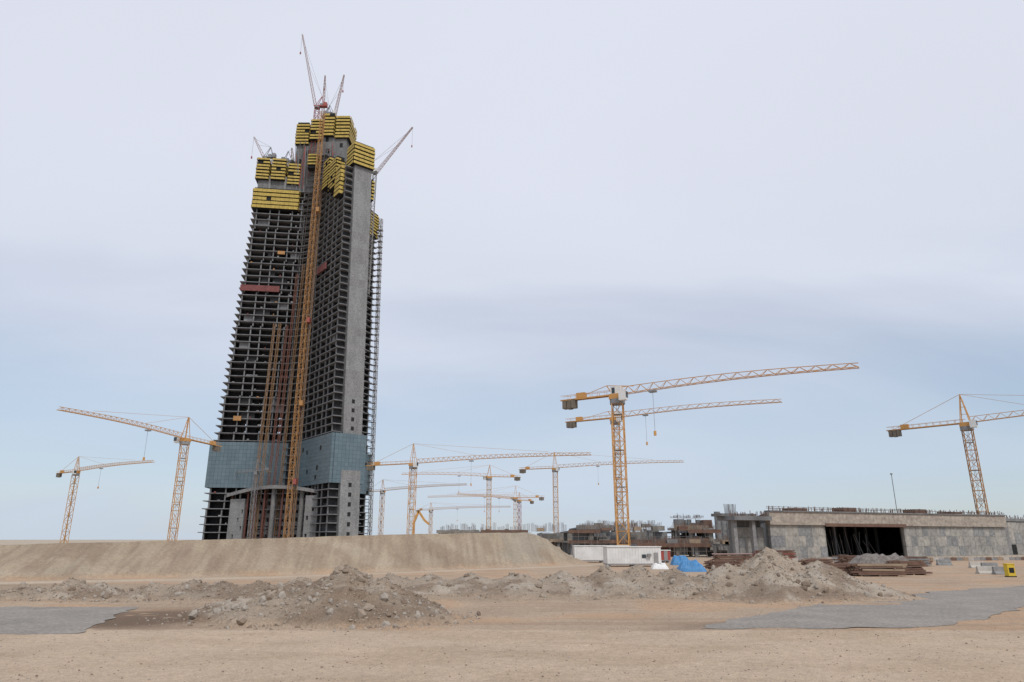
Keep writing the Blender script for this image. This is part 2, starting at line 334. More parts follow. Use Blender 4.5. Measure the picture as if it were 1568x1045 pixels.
ST=[mat('stone_tan',(.35,.285,.22),(.27,.215,.165),1.5),mat('stone_grey',(.37,.325,.275),(.30,.26,.215),1.5),mat('stone_brown',(.25,.19,.14),(.18,.135,.10),1.5)]
px=[];py=[];sz=[]
while len(px)<12000:
    c=piles[rng.randint(len(piles))]; a=rng.rand()*6.28; r=rng.rand()**.6*1.12
    X=(c[0]+c[2]*r*math.cos(a))*K; Y=(c[1]+c[3]*r*math.sin(a))*K
    px.append(X);py.append(Y);sz.append(min(.26,.03*(1/(rng.rand()+.006))**.5))
for i in range(110):
    c=piles[rng.choice([0,1,2,4,5,6,5,1,25,29])]; a=rng.rand()*6.28; r=rng.rand()**.5*1.0
    px.append((c[0]+c[2]*r*math.cos(a))*K); py.append((c[1]+c[3]*r*math.sin(a))*K); sz.append(.12+.2*rng.rand()**3)
scatter('rubble_stones',np.array(px),np.array(py),np.array(sz),ST)
n=6000; Yp=24+rng.rand(n)**1.3*100; Xp=(rng.rand(n)*1.6-.8)*Yp
scatter('loose_gravel',Xp,Yp,.02+.03*rng.rand(n)**3,ST)
# ---------------------------------------------------------------- supertall tower
C=Vector((-114,380,0))
T=empty('skyscraper_under_construction')
def frame(deg): return Matrix.Translation(C)@Matrix.Rotation(R(deg),4,'Z')
wings=[(188,49.5,40.5,9.5,8.6,209,'left'),(-52,57,45,8.8,8.0,207,'right'),(68,51,43,9.5,8.6,212,'rear')]
slabs=MB(); inner=MB(); clad=MB(); form=MB(); endw=MB(); base=MB()
def pod(z0,z1,x0,x1,y0,y1,step=2.1,band=1.15,skip=.06):
    form.bb(x0+.5,x1-.5,y0+.5,y1-.5,z0,z1-.4,BLK)
    z=z0+.3
    while z+band<=z1+.01:
        o=random.choice((0,.12,.25)); 
        nx=max(1,int((x1-x0)/2.6)); ny=max(1,int((y1-y0)/2.6))
        for i in range(nx):
            a=x0+(x1-x0)*i/nx+.04; b=x0+(x1-x0)*(i+1)/nx-.04
            for ysg in (0,1):
                if random.random()<skip: continue
                q=(y0-o-.12,y0-o) if ysg==0 else (y1+o,y1+o+.12)
                form.bb(a,b,q[0],q[1],z,z+band,YEL)
        for i in range(ny):
            a=y0+(y1-y0)*i/ny+.04; b=y0+(y1-y0)*(i+1)/ny-.04
            for xsg in (0,1):
                if random.random()<skip: continue
                q=(x0-o-.12,x0-o) if xsg==0 else (x1+o,x1+o+.12)
                form.bb(q[0],q[1],a,b,z,z+band,YEL)
        form.bb(x0-.1,x1+.1,y0-.1,y1+.1,z-.25,z-.12,BLK)
        z+=step
for deg,L0,L1,h0,h1,zt,nm in wings:
    M=frame(deg)
    for b in (slabs,inner,clad,form,endw,base): b.M=M
    LL=lambda z:L0+(L1-L0)*z/210; HH=lambda z:h0+(h1-h0)*z/210
    z=4.2; fl=0
    while z<zt:
        l=LL(z); h=HH(z)
        clz = 29<z<54
        ex=-.3 if clz else random.uniform(-.08,.12)
        if nm=='right':
            slabs.bb(5,l-1.3,-h-ex*.3,h+ex*.3,z-.42,z,SLAB); slabs.bb(l-1.3,l+ex,-h-ex*.3,-4.3,z-.42,z,SLAB)
        else: slabs.bb(5,l+ex,-h-ex*.3,h+ex*.3,z-.42,z,SLAB)
        if not clz:
            for k in range(4):
                if random.random()<.22:
                    a=random.uniform(8,l-9); b_=a+random.uniform(2,8)
                    for sg in (-1,1): slabs.bb(a,b_,sg*(h-1.6)-.1,sg*(h-1.6)+.1,z,z+random.choice((1.1,3.5,3.5)),random.choice((DARK,DARK,DARK,SLAB)))
        for k in range(2):
            a=random.uniform(6,l-4); slabs.bb(a,a+random.uniform(.4,1.4),h+.02,h+.12,z-.2,z+random.uniform(.3,1.0),random.choice((GRY,SLAB,SLAB,ORNET,ORG)) if not clz else SLAB)
        z+=3.95; fl+=1
    for z0 in range(0,int(zt),20):
        z1=min(z0+20,zt); l=LL(z0+10); h=HH(z0+10)
        if nm=='left' and z0==60:
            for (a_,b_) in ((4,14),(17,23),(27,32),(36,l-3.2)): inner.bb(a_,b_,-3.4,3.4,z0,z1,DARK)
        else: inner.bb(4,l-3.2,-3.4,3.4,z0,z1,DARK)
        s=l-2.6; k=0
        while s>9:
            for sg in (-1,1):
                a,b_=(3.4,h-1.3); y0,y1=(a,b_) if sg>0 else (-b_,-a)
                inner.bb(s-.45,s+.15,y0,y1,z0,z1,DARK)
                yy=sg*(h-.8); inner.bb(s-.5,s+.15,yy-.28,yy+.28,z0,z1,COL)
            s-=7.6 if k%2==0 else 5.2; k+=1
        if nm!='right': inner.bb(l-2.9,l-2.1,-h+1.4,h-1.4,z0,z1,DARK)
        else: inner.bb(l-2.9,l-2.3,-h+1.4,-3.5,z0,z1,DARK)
    z0,z1=30.5,54.5; l=LL(42); h=HH(42)
    def panel(x0,x1,y0,y1,z,zz):
        if random.random()<.006: return
        clad.bb(x0,x1,y0,y1,z,zz,random.choice(CLAD))
    clad.bb(6,l+.25,-h-.2,h+.2,z0+.1,z1-.6,BLK)
    zz=z0
    while zz<z1-.1:
        top=zz+2.0
        n=int((l+.6-8)/1.9)
        for i in range(n):
            a=8+(l+.6-8)*i/n; b_=8+(l+.6-8)*(i+1)/n
            for sg in (-1,1):
                q=sg*(h+.42); panel(a+.03,b_-.03,q-.08,q+.08,zz+.03,top-.03)
        n=int(2*h/1.9)
        for i in range(n):
            a=-h-.4+(2*h+.8)*i/n; b_=-h-.4+(2*h+.8)*(i+1)/n
            panel(l+.5,l+.66,a+.03,b_-.03,zz+.03,top-.03)
        zz=top
    for q in range(4):
        s=random.uniform(12,l-6); zq=random.uniform(33,50); sg=random.choice((-1,1)); clad.bb(s,s+1.9,sg*(h+.55)-.05,sg*(h+.55)+.05,zq,zq+2.2,BLK)  # black panels on the cladding paint the shade of openings
    if nm=='right':
        z=0;k=0
        while z<207:
            l=LL(z); w=6.6+ .3*(z/200)
            endw.bb(l-2.2,l+.6+.02*(k%2),-3.4-.02*(k%3),w+.02*(k%3),z,z+4.6,random.choice((CONC,CONC2,CONC)))
            if z<70 and (z<29 or z>55):
                endw.bb(l+.61,l+.66,.6,2.2,z+1.2,z+3.2,BLK)  # slot opening: its inner dark painted as a black plate
            z+=4.6;k+=1
        clad.bb(LL(42)+.7,LL(42)+1.0,-7.6,7.6,30.5,54.5,BLK)
        zz=30.5
        while zz<54.4:
            for i in range(8):
                a=-7.7+15.4*i/8; clad.bb(LL(42)+1.0,LL(42)+1.15,a+.03,a+15.4/8-.03,zz+.03,zz+1.97,random.choice(CLAD))
            zz+=2
        l=LL(207)
        pod(207,222,l-7,l+2.2,-5.2,7.4,2.4,1.5,.02)
        pod(196,216,27,36,-10.5,-5)
        pod(189,207,35,42,-10,-5.4,2.6,1.9,.02)
        pod(200,220,19,27,-11,-5,2.1,1.15,.1)
        pod(190,204,l-6,l-1,8.3,10)
        endw.bb(8,l-7,-5.4,7.0,203,212,CONC3)
        form.bb(18,30,-9.6,-8.9,148,152,ORNET)
    elif nm=='left':
        l=LL(200)
        pod(192.5,206.5,15,l+.5,-9,9.6,2.6,1.9,.03)
        endw.bb(15,l-1,-7.5,7.5,206.6,213,CONC3)
        pod(212,226.5,l-7,l+.5,-8.5,9)
        pod(212,226.5,l-16.5,l-8.5,-4,9.5)
        pod(210,226,16,l-18,-7,8.5)
        for a in (l-8.5,l-17.5): endw.bb(a,a+1.2,-5,8,206.6,215,CONC)
        form.bb(l-20,l+1.5,9.2,9.8,140.5,144,ORNET); form.bb(20,24,8.9,9.4,164,166,ORG); form.bb(34,38,9.4,9.9,66,68.5,ORG)
    else:
        l=LL(212); pod(196,214,l-10,l+1,-9,9.5); pod(214,230,10,28,-8,8)
for b in (slabs,inner,clad,form,endw,base): b.M=Matrix.Translation(C)
core=MB(); core.M=Matrix.Translation(C)
for z in range(0,240,5):
    r=13-2.0*z/245
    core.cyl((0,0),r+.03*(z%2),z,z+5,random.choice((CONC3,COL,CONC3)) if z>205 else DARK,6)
for deg in (248,8,128):
    core.M=frame(deg)
    for z in np.arange(4.2,230,3.95): core.bb(6,14.2-2.0*z/240,-6.5,6.5,z-.36,z,SLAB)
    for q in (-5.5,5.5): core.bb(12.3,12.7,q-.3,q+.3,55,190,COL)
    for z in np.arange(150,236,2.0):
        for q in (-6,-3,0,3,6):
            if random.random()<.8: core.beam((13.5,q,z),(13.5,q,z+2),.18,SCAF)
        core.beam((13.5,-6,z),(13.5,6,z),.18,SCAF)
core.M=Matrix.Translation(C); form.M=core.M
core.bb(-19,-4,-9,6,205,240,CONC3); core.bb(-3,12,-10,6,205,246,CONC3)
for xx,zz in ((-17,225),(-12,231),(-8,222),(0,232),(4,226),(8,236),(9,222),(-1,240)): core.bb(xx,xx+1.8,-10.12,-8.9,zz,zz+3,BLK)
pod(238,254,-19.5,-11.5,-10.5,6); pod(241,256,-10.5,-3.5,-11,7); pod(243,259.5,-2,4,-12,7,2.3,1.35,.03); pod(242,258,5,13.5,-11,6,2.3,1.35,.03)
pod(219,229,-9,-3,-15,-10.3,2,1.0,.3)
for i in range(50):
    xx=random.uniform(-18,11); core.beam((xx,-10.3-random.random(),random.uniform(205,234)),(xx+random.uniform(-2,2),-11,random.uniform(210,241)),.25,random.choice((REDP,GRY,SCAF,SCAF)))
def cano(t,off=0): return (-35+57*t, -15.5-19.5*t-4.5*math.sin(math.pi*t)+off, 25.6+3.4*math.sin(math.pi*t))
na_=26
for i in range(na_):
    p0=cano(i/na_); p1=cano((i+1)/na_)
    for (o0_,o1_,zl,zh,mm_) in ((0,.8,0,1.7,CONC2),(.8,9,.8,1.3,SLAB)):
        q=[(p0[0],p0[1]+o0_,p0[2]),(p1[0],p1[1]+o0_,p1[2]),(p1[0],p1[1]+o1_,p1[2]),(p0[0],p0[1]+o1_,p0[2])]
        base.add([(a[0],a[1],a[2]+zz) for zz in (zl,zh) for a in q],MB.F,mm_)
DRED=mat('red_oxide_prop',(.17,.07,.055),(.11,.05,.04),1)
for i in range(11):
    t=.05+.9*i/10; p=cano(t,3.2)
    if i in (5,8): base.cyl((p[0],p[1]),1.1,0,p[2]+.8,CONC3,12)
    else: base.bb(p[0]-.4,p[0]+.4,p[1]-.5,p[1]+.5,0,p[2]+.8,random.choice((COL,DRED,SLAB,DRED)))
for zf in (5.5,10,14.5,19):
    for i in range(8):
        if random.random()<.75:
            p0=cano(i/8,5.5); p1=cano((i+1)/8,5.5)
            base.beam((p0[0],p0[1],zf),(p1[0],p1[1],zf),.5,SLAB,.4)
def wallgrid(mb,p0,p1,z0,nz_,hs,nb_,m,pier=.3,th=1.2,open_=None):
    p0=Vector((*p0,0));p1=Vector((*p1,0));d=p1-p0;L_=d.length;a=math.atan2(d.y,d.x)
    old=mb.M; mb.M=old@Matrix.Translation(p0)@Matrix.Rotation(a,4,'Z'); bw=L_/nb_
    for k in range(nz_):
        z=z0+k*hs
        mb.bb(-.05,L_+.05,-.05,th+.05,z+hs*.68,z+hs,m)
        for j in range(nb_):
            if open_ is None or (j,k) in open_:
                mb.bb(j*bw,j*bw+bw*pier,0,th,z,z+hs*.68,m); mb.bb((j+1)*bw-bw*pier,(j+1)*bw,0,th,z,z+hs*.68,m)
                mb.bb(j*bw+bw*pier,(j+1)*bw-bw*pier,.1,th,z,z+hs*.2,m)
            else: mb.bb(j*bw,(j+1)*bw,0,th,z,z+hs*.68,m)
    mb.M=old
wallgrid(base,(-32.5,-15.6),(-23.5,-19.4),0,6,4.1,4,CONC,open_={(2,0),(3,2),(2,3),(1,1),(3,4)})
wallgrid(base,(11.5,-32.5),(20,-34.5),0,6,4.25,3,CONC,open_={(0,1),(0,3),(2,2),(1,4)})
wallgrid(base,(-21,-18.5),(-14,-20),0,6,4.1,3,CONC3,pier=.15)
wallgrid(base,(-12,-19.5),(9,-25),0,6,4.1,8,SLAB,pier=.16)
slabs.build('floor_slabs',T); inner.build('shear_walls',T); clad.build('glass_cladding',T); form.build('climbing_formwork',T); endw.build('concrete_end_wall',T); core.build('central_core',T); base.build('podium_and_canopy',T)
ho=MB()
HB=mat('hoist_mast_bronze',(.32,.19,.10),(.22,.135,.08),.6)
HR=mat('hoist_mast_red_oxide',(.22,.10,.075),(.15,.075,.055),.6)
for (b,t,w,m) in (((-109,343,0),(-115.0,360,254),2.2,ORG),((-106.5,344,0),(-112.3,361,205),1.0,HB),((-119.3,357,0),(-119.6,364.5,156),1.1,HB),((-122.5,356.5,0),(-122.9,364.5,150),1.0,HR),((-129.5,357,0),(-130.5,366,121),1.1,HB),((-132.5,358,0),(-133.5,366,121),1.0,HB),((-125.8,357,0),(-126.3,366,120),.9,HR)):
    mast(ho,b,t,w,m,.17 if w>2 else .11,bay=2.8)
    b=Vector(b);t=Vector(t)
    for k in range(5,int(t.z),14):
        p=b.lerp(t,k/t.z); ho.beam(p,p+Vector((0,7,0)),.16,m)
for z,c in ((72,0),(118,1),(186,0),(32,1)):
    p=Vector((-109,343,0)).lerp(Vector((-115.0,360,254)),z/254); ho.box((p.x+2.1,p.y,z),(1.6,3,2.6),REDP if c else ORG)
ho.M=frame(68)
mast(ho,(49,-12.3,0),(43,-11.2,210),1.7,LGREY,.2,bay=2.6)
for z in range(6,205,4): 
    l=49-6*z/210; ho.beam((l,-11.2,z),(l,-8.2,z),.3,WHT); ho.bb(l-1.5,l+1.5,-12.6,-9.2,z-.15,z,GRY)
ho.M=Matrix.Identity(4)
ho.build('construction_hoists',T)
luffing_crane((486,163),(463,53),372,222,2.6,REDP,PINK,14)
luffing_crane((497,178),(498,116),383,225,2.2,GRY,PINK,10)
luffing_crane((510,176),(527,115),380,225,2.2,GRY,PINK,12)
luffing_crane((407,241),(389,210),374,205,2.0,GRY,PINK,14)
luffing_crane((446,247),(447,227),386,205,2.0,GRY,PINK,6)
luffing_crane((574,264),(632,195),398,150,2.2,LGREY,PINK,14)
# ---------------------------------------------------------------- site tower cranes
tower_crane(117,722,330,2.2,(235,708),None,20,7,CYEL)
tower_crane(284,672,235,2.3,(90,628),None,21,7.5,CYEL)
tower_crane(633,710,262,2.2,(905,697),None,21,7.5,CYEL)
tower_crane(586,752,440,2.2,(715,743),None,18,7,CYEL)
tower_crane(749,730,360,2.1,(615,727),None,17,6,CYEL)
tower_crane(789,762,430,2.1,(655,762),None,18,7,CYEL)
tower_crane(795,766,470,2.1,(700,758),None,18,5,CYEL,REDP)
tower_crane(850,717,350,2.2,(1047,708),None,20,8,CYEL)
tower_crane(660,781,500,2.0,(782,777),None,14,5,CYEL)
tower_crane(393,722,350,1.8,(350,728),None,14,6,GRY)
tower_crane(945,605,178,2.8,(1315,563),None,16.5,6,CYEL,flat=True,hook=.17)
tower_crane(942,640,228,2.4,(1197,616),None,18.5,6,CYEL,flat=True,hook=.2)
tower_crane(1479,648,232,2.8,(1568,639),58,25,10,CYEL,ORG,hook=.33)
mb=MB(); p=[sight(u,v,Y=300) for u,v in ((632,825),(634,800),(641,783),(650,797),(657,803))]
for a,b in zip(p,p[1:]): mb.beam(a,b,.9,CYEL)
mb.box((p[0].x,p[0].y,1.6),(9,2.5,2.4),CYEL); mb.box((p[0].x+5.5,p[0].y,1.7),(2.2,2.5,2.6),WHT)
for i in (-3.5,-2,3,5.5): mb.cyl((p[0].x+i,p[0].y-1.2),.5,0,1,BLK)
mb.build('concrete_pump_truck')
# ---------------------------------------------------------------- right building
B=MB(); B.M=Matrix.Translation((64.5,177,0))@Matrix.Rotation(math.atan2(34,82.5),4,'Z')
WALL=mat('board_marked_concrete',(.40,.375,.33),(.25,.24,.22),.35,stretch=(1,1,.5),fine=1.2)
WALL2=mat('board_marked_concrete_b',(.37,.35,.315),(.235,.225,.21),.35,stretch=(1,1,.5),fine=1.2)
WALLT=mat('tan_roof_beam_concrete',(.42,.365,.305),(.30,.255,.215),.3,stretch=(1,1,3),fine=1.2)
o0,o1=18.2,46.8
def panels(x0,x1,z0,z1,yy,dx=2.4,dz=2.6):
    n=max(1,int(round((x1-x0)/dx)))
    nzp=max(1,int(round((z1-z0)/dz)))
    for j in range(nzp):
        for i in range(n):
            off=random.choice((0,.02,.04,.05))
            B.bb(x0+(x1-x0)*i/n+.02,x0+(x1-x0)*(i+1)/n-.02,yy+off,yy+.8,z0+(z1-z0)*j/nzp+.02,z0+(z1-z0)*(j+1)/nzp-.02,random.choice((WALL,WALL,WALL2,WALL2,CONC)))
panels(0,o0,0,8,0); panels(o1,89,0,8,0)
B.bb(.1,o0-.1,.5,1.2,0,8,CONC3); B.bb(o1+.1,89,.5,1.2,0,8,CONC3)
B.bb(-.3,89.3,-.6,1.2,8.02,11.2,WALLT); B.bb(-.3,89.3,-.9,1.2,11.22,11.5,COL)
B.bb(o0-.4,o1+.4,-.75,-.62,7.7,8.5,BRN)
# roof slab and splayed west flank
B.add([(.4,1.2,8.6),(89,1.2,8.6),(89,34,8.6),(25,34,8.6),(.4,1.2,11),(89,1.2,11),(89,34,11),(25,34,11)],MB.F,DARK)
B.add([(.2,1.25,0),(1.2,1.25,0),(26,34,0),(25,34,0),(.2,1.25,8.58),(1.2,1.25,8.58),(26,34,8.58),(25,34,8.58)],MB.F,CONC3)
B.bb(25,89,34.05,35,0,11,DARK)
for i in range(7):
    for j in range(3): B.bb(23+i*4.0-.3,23+i*4.0+.3,9+j*7,9.6+j*7,0,8.6,DARK if i>2 else SLAB)  # most inner columns take the dark colour, painting the hall's shade
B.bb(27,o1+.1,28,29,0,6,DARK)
for i in range(22):
    a=random.uniform(o0+2,o1-2); B.beam((a,random.uniform(5,9),0),(a+random.uniform(-.6,.6),8,random.uniform(3,8)),.12,random.choice((SCAF,DARK,SLAB)))
B.bb(-12,-.4,-1.5,5,9.0,10.0,COL); B.bb(-13,-2,2,6,10.02,10.7,CONC3); B.bb(-8,-.2,3,6,0,9,CONC3)
panels(-8,0,0,7.4,2.3,2.2,2.4)
B.bb(-11.2,-10.2,0,1,0,9,CONC2); B.bb(-6,-5,-.6,.4,0,9,CONC2)
B.bb(89.5,140,3,40,0,9.8,CONC3); panels(89.5,140,0,9.6,2.1,3.4,3.2); B.bb(89.4,140,1.8,3,9.82,10.6,CONC2)
for x_ in (94,101,108,116): B.bb(x_,x_+2,2.0,2.06,.2,3,BLK)
B.bb(89.5,92,1.0,2,0,11,CONC2)
a=-12.0
while a<140:
    h_=random.uniform(.5,1.4); yy=random.uniform(-.2,1.1); zb=11.4 if a>0 else 10.0
    if a>90: zb=10.4; yy+=2
    B.beam((a,yy,zb),(a+random.uniform(-.15,.15),yy,zb+h_),.1,RUST); a+=random.uniform(.2,.55)
B.beam((0,.6,12.1),(88,.6,12.1),.12,RUST); B.beam((0,.6,12.5),(60,.6,12.4),.1,SCAF)
for a in (14,32,60,75): B.bb(a,a+5,6,10,11,12.2+random.random(),BRN)
for k in range(14): B.beam((-11+k*.25,3,10.7),(-11+k*.25+random.uniform(-.2,.2),3,13.0),.1,GRY)
B.build('unfinished_concrete_hall')
mb=MB(); p=sight(1373,780,Y=215); mb.cyl((p.x,p.y),.12,0,24,GRY,6); mb.box((p.x,p.y,.3),(1.4,1.4,.6),CONC); mb.box((p.x,p.y,24),(.5,.5,.4),GRY); mb.build('lightning_mast')
# ---------------------------------------------------------------- mid-distance podium frames
PC=mat('weathered_podium_concrete',(.29,.265,.235),(.18,.165,.145),.3,fine=1)
def podium(x0,x1,y0,y1,levels,dx,dy,name,seedv,top=(1.2,3)):
    rs=random.Random(seedv); mb=MB()
    xs_=np.arange(x0,x1,dx); ys_=np.arange(y0,y1,dy)
    for k,z in enumerate(levels):
        zb=0 if k==0 else levels[k-1]
        for xx in xs_:
            for yy in ys_:
                if k==len(levels)-1 and rs.random()<.35: continue
                w=rs.choice((.35,.45,.6)); mb.bb(xx-w,xx+w,yy-w,yy+w,zb,z-.5,rs.choice((PC,CONC3,COL)))
        for xx in xs_:
            if rs.random()<.6: mb.bb(xx+.7,xx+dx-.7,y0+rs.uniform(0,4),y0+7,zb,zb+(z-zb)*rs.choice((.5,.8,.9)),rs.choice((PC,PC,BRN,CONC3,CONC2)))
        a=x0-1
        while a<x1:
            l=rs.uniform(8,22); b=min(a+l,x1+1)
            if k<len(levels)-1 or rs.random()<.6:
                mb.bb(a,b,y0-1+rs.uniform(0,1),y1+1,z-.5,z+rs.choice((0,.02)),rs.choice((COL,SLAB,PC)))
                if rs.random()<.7: mb.bb(a,b,y0-1.3,y0-1.1,z-.7,z+rs.uniform(.2,.9),rs.choice((BRN,TIMB,PC,RUST)))
            a=b+rs.uniform(.0,.5)
    zt=levels[-1]
    for xx in np.arange(x0,x1,dx/4):
        for yy in ys_[:2]:
            if rs.random()<.7:
                h_=rs.uniform(*top)
                for j in range(5):
                    q=xx+(j-2)*.28; mb.beam((q,yy,zt),(q+rs.uniform(-.12,.12),yy,zt+h_*rs.uniform(.85,1)),.09,rs.choice((RUST,SCAF)))
    for xx in np.arange(x0,x1,1.9):
        if rs.random()<.75:
            mb.beam((xx,y0-2.2,0),(xx,y0-2.2,zt+rs.uniform(-2,1.5)),.12,SCAF)
            for z in np.arange(1.5,zt,1.9): mb.beam((xx,y0-2.2,z),(xx+1.9,y0-2.2,z),.1,SCAF)
    for i in range(int((x1-x0)/5)):
        a=rs.uniform(x0,x1-3); z=rs.choice(levels); b=rs.uniform(1.5,4)
        mb.bb(a,a+b,y0-.5,y0+2,z+.05,z+rs.uniform(.5,1.6),rs.choice((BRN,TIMB,PC,RUST,PC,CONC2)))
    mb.build(name)
podium(18,62,215,250,(4,7.0),6,8,'concrete_podium_frame',3)
podium(-30,24,292,330,(4.2,7.6),7,9,'concrete_podium_frame',5,(1.8,4))
podium(53,62,228,236,(4,8,11.2),4.2,5,'concrete_stair_tower_frame',8,(.6,1.2))
podium(66,104,250,280,(4,8.0),6,8,'concrete_podium_frame',9)
podium(24,52,255,285,(4,8.6),6,8,'concrete_podium_frame',12,(1.5,3))
podium(34,60,190,200,(3.2,),5,6,'concrete_podium_frame',15,(1,2.5))
mb=MB()
for u_ in (1100,1108,1116):
    p=sight(u_,812,Y=225); mb.cyl((p.x,p.y),1.0,0,13-(u_-1100)*.1,CONC2); mb.cyl((p.x,p.y),1.3,0,1,CONC3)
mb.build('round_concrete_columns')
# ---------------------------------------------------------------- yard objects
def gpos(u,v): p=sight(u,v,Z=0); return p
def cabin(u,v,L_,W_,H_,rot,m=WHT,win=1):
    p=gpos(u,v); mb=MB(); mb.M=Matrix.Translation((p.x,p.y,0))@Matrix.Rotation(R(rot),4,'Z')
    for x_ in (-L_/2+.4,0,L_/2-.4): mb.bb(x_-.15,x_+.15,.1,W_-.1,0,.3,GRY)
    mb.bb(-L_/2,L_/2,0,W_,.3,H_,m); mb.bb(-L_/2-.12,L_/2+.12,-.12,W_+.12,H_,H_+.14,WHT); mb.bb(-L_/2-.02,L_/2+.02,-.03,W_+.03,.3,.5,GRY)
    n=int(L_/.5)
    for i in range(n): mb.bb(-L_/2+i*L_/n,-L_/2+i*L_/n+.06,-.04,-.005,.5,H_,m)
    if win: mb.bb(L_/2-3.4,L_/2-2.7,-.07,-.045,1.4,2.0,GLS); mb.box((L_/2-2.2,-.3,1.9),(.7,.4,.45),LGREY)
    mb.bb(L_/2-1.3,L_/2-.55,-.07,-.045,.45,2.3,LGREY)
    mb.build('site_cabin')
cabin(972,868,9.5,3,3.2,6); cabin(922,862,11,3,3.2,2,win=0)
cabin(1018,862,2.4,2.2,2.3,0,mat('red_panel',(.42,.09,.07),(.34,.07,.06),1),win=0)
def lump(name,u,v,rx,ry,h,m,seed=1):
    p=gpos(u,v); n=26; vs=[];fs=[]
    for j in range(n):
        for i in range(n):
            a=-1+2*i/(n-1);b=-1+2*j/(n-1); r=max(abs(a),abs(b)); nn=float(fbm(np.array([a*3.+seed*9]),np.array([b*3.]),4,seed)[0])
            z=h*(1-max(0,r-.6)/.4)**.7*(.5+nn) if r<1 else 0
            vs.append((p.x+a*rx,p.y+ry+b*ry,z))
    for j in range(n-1):
        for i in range(n-1): k=j*n+i; fs.append((k,k+1,k+n+1,k+n))
    me=bpy.data.meshes.new(name); me.from_pydata(vs,[],fs); me.materials.append(m); me.update(); o=bpy.data.objects.new(name,me); scene.collection.objects.link(o)
lump('blue_tarpaulin_pile',1062,876,2.0,1.5,1.3,TARP,3)
lump('blue_tarpaulin_pile',1046,866,1.8,1.4,1.3,TARP,5)
lump('white_sack_pile',1012,872,1.3,1.0,.7,WHT,6)
def stack(name,u,v,L_,W_,H_,rot,mats,t=.22,gap=.3,seed=1,jit=.6):
    rs=random.Random(seed); p=gpos(u,v); mb=MB(); mb.M=Matrix.Translation((p.x,p.y,0))@Matrix.Rotation(R(rot),4,'Z')
    z=.15
    for x_ in (-L_*.35,0,L_*.35): mb.bb(x_-.1,x_+.1,0,W_,0,.15,TIMB)
    k=0
    while z<H_:
        y_=0
        wv=W_*(1-.35*z/H_)
        while y_<wv:
            l=L_*rs.uniform(.75,1); o=rs.uniform(-jit,jit); hh=t*rs.uniform(.7,1)
            mb.box((o,y_+(W_-wv)/2,z+hh/2),(l,t*.85,hh),rs.choice(mats),R(rs.uniform(-2.5,2.5)),R(rs.uniform(-.8,.8)))
            y_+=t*1.1
        z+=t*1.02; k+=1
        if k%3==0:
            for x_ in (-L_*.35,L_*.3): mb.bb(x_-.06,x_+.06,0,W_,z,z+.08,TIMB)
            z+=.09
    mb.build(name)
stack('rebar_bundle_stack',1112,872,5.5,2.5,1.3,4,(RUST,BRN,RUST),.16,seed=1)
stack('rebar_bundle_stack',1125,862,8,2.5,1.7,-3,(RUST,BRN,PINK),.18,seed=2)
stack('rebar_bundle_stack',1190,856,10,3,1.8,5,(RUST,BRN,REDP),.2,seed=3)
stack('timber_stack',1285,882,6.5,2.6,1.4,3,(BRN,RUST,BRN),.25,seed=4)
stack('timber_stack',1348,883,6.5,2.6,1.3,-4,(BRN,TIMB,RUST,BRN),.25,seed=5)
stack('timber_stack',1400,881,4.6,2.6,1.6,8,(BRN,BRN,RUST),.25,seed=6)
stack('timber_stack',1330,870,9,3,1.9,2,(BRN,GRY,RUST),.28,seed=7)
stack('timber_stack',1395,868,7,3,1.6,-6,(BRN,TIMB,CONC),.28,seed=8)
stack('timber_stack',1262,872,5,3,1.5,12,(RUST,TIMB,BRN),.25,seed=9)
lump('debris_heap',1360,872,5,2,1.8,mat('grey_debris',(.26,.24,.22),(.12,.1,.09),2),8)
def barrier(u,v,m,rot=0,L_=3):
    p=gpos(u,v); mb=MB(); mb.M=Matrix.Translation((p.x,p.y,0))@Matrix.Rotation(R(rot),4,'Z')
    pr=[(-.42,0),(.42,0),(.42,.12),(.2,.4),(.13,1.0),(-.13,1.0),(-.2,.4),(-.42,.12)]
    vs=[(sx*L_/2,y_,z_) for sx in (-1,1) for y_,z_ in pr]; n=8
    mb.add(vs,[tuple(range(n)),tuple(range(2*n-1,n-1,-1))]+[(i,n+i,n+(i+1)%n,(i+1)%n) for i in range(n)],m); mb.build('jersey_barrier')
DW=mat('dusty_white_barrier',(.52,.49,.44),(.38,.35,.31),1.2)
for i,(u_,v_) in enumerate(((1497,870),(1516,872),(1511,879),(1536,880),(1600,880),(1446,866))):
    barrier(u_,v_,(DW,CONC,DW,CONC2)[i%4],4,2.6)
YB2=mat('yellow_plastic',(.68,.50,.05),(.6,.42,.05),1)
for u_ in (1551,1590):
    p=gpos(u_,884); mb=MB(); mb.M=Matrix.Translation((p.x,p.y,0)); mb.bb(-.45,.45,0,.7,.12,1.5,YB2); mb.bb(-.5,.5,-.05,.75,0,.12,BLK); mb.bb(-.3,.3,-.03,0,.5,1.1,BLK); mb.bb(-.5,.5,-.05,.75,1.5,1.6,YB2); mb.build('yellow_barrier_cabinet')
mb=MB()
for i in range(46):
    u_=1200+i*9; p=sight(u_,862,Y=150+i*.25); mb.box((p.x,p.y,.35),(1.25,.1,.7),(CONC,TIMB,DW,LGREY,CONC2,RUST)[(i*7)%6],.03)
    mb.box((p.x,p.y+.1,.45),(.1,.1,.9),GRY)
mb.build('low_site_hoarding')
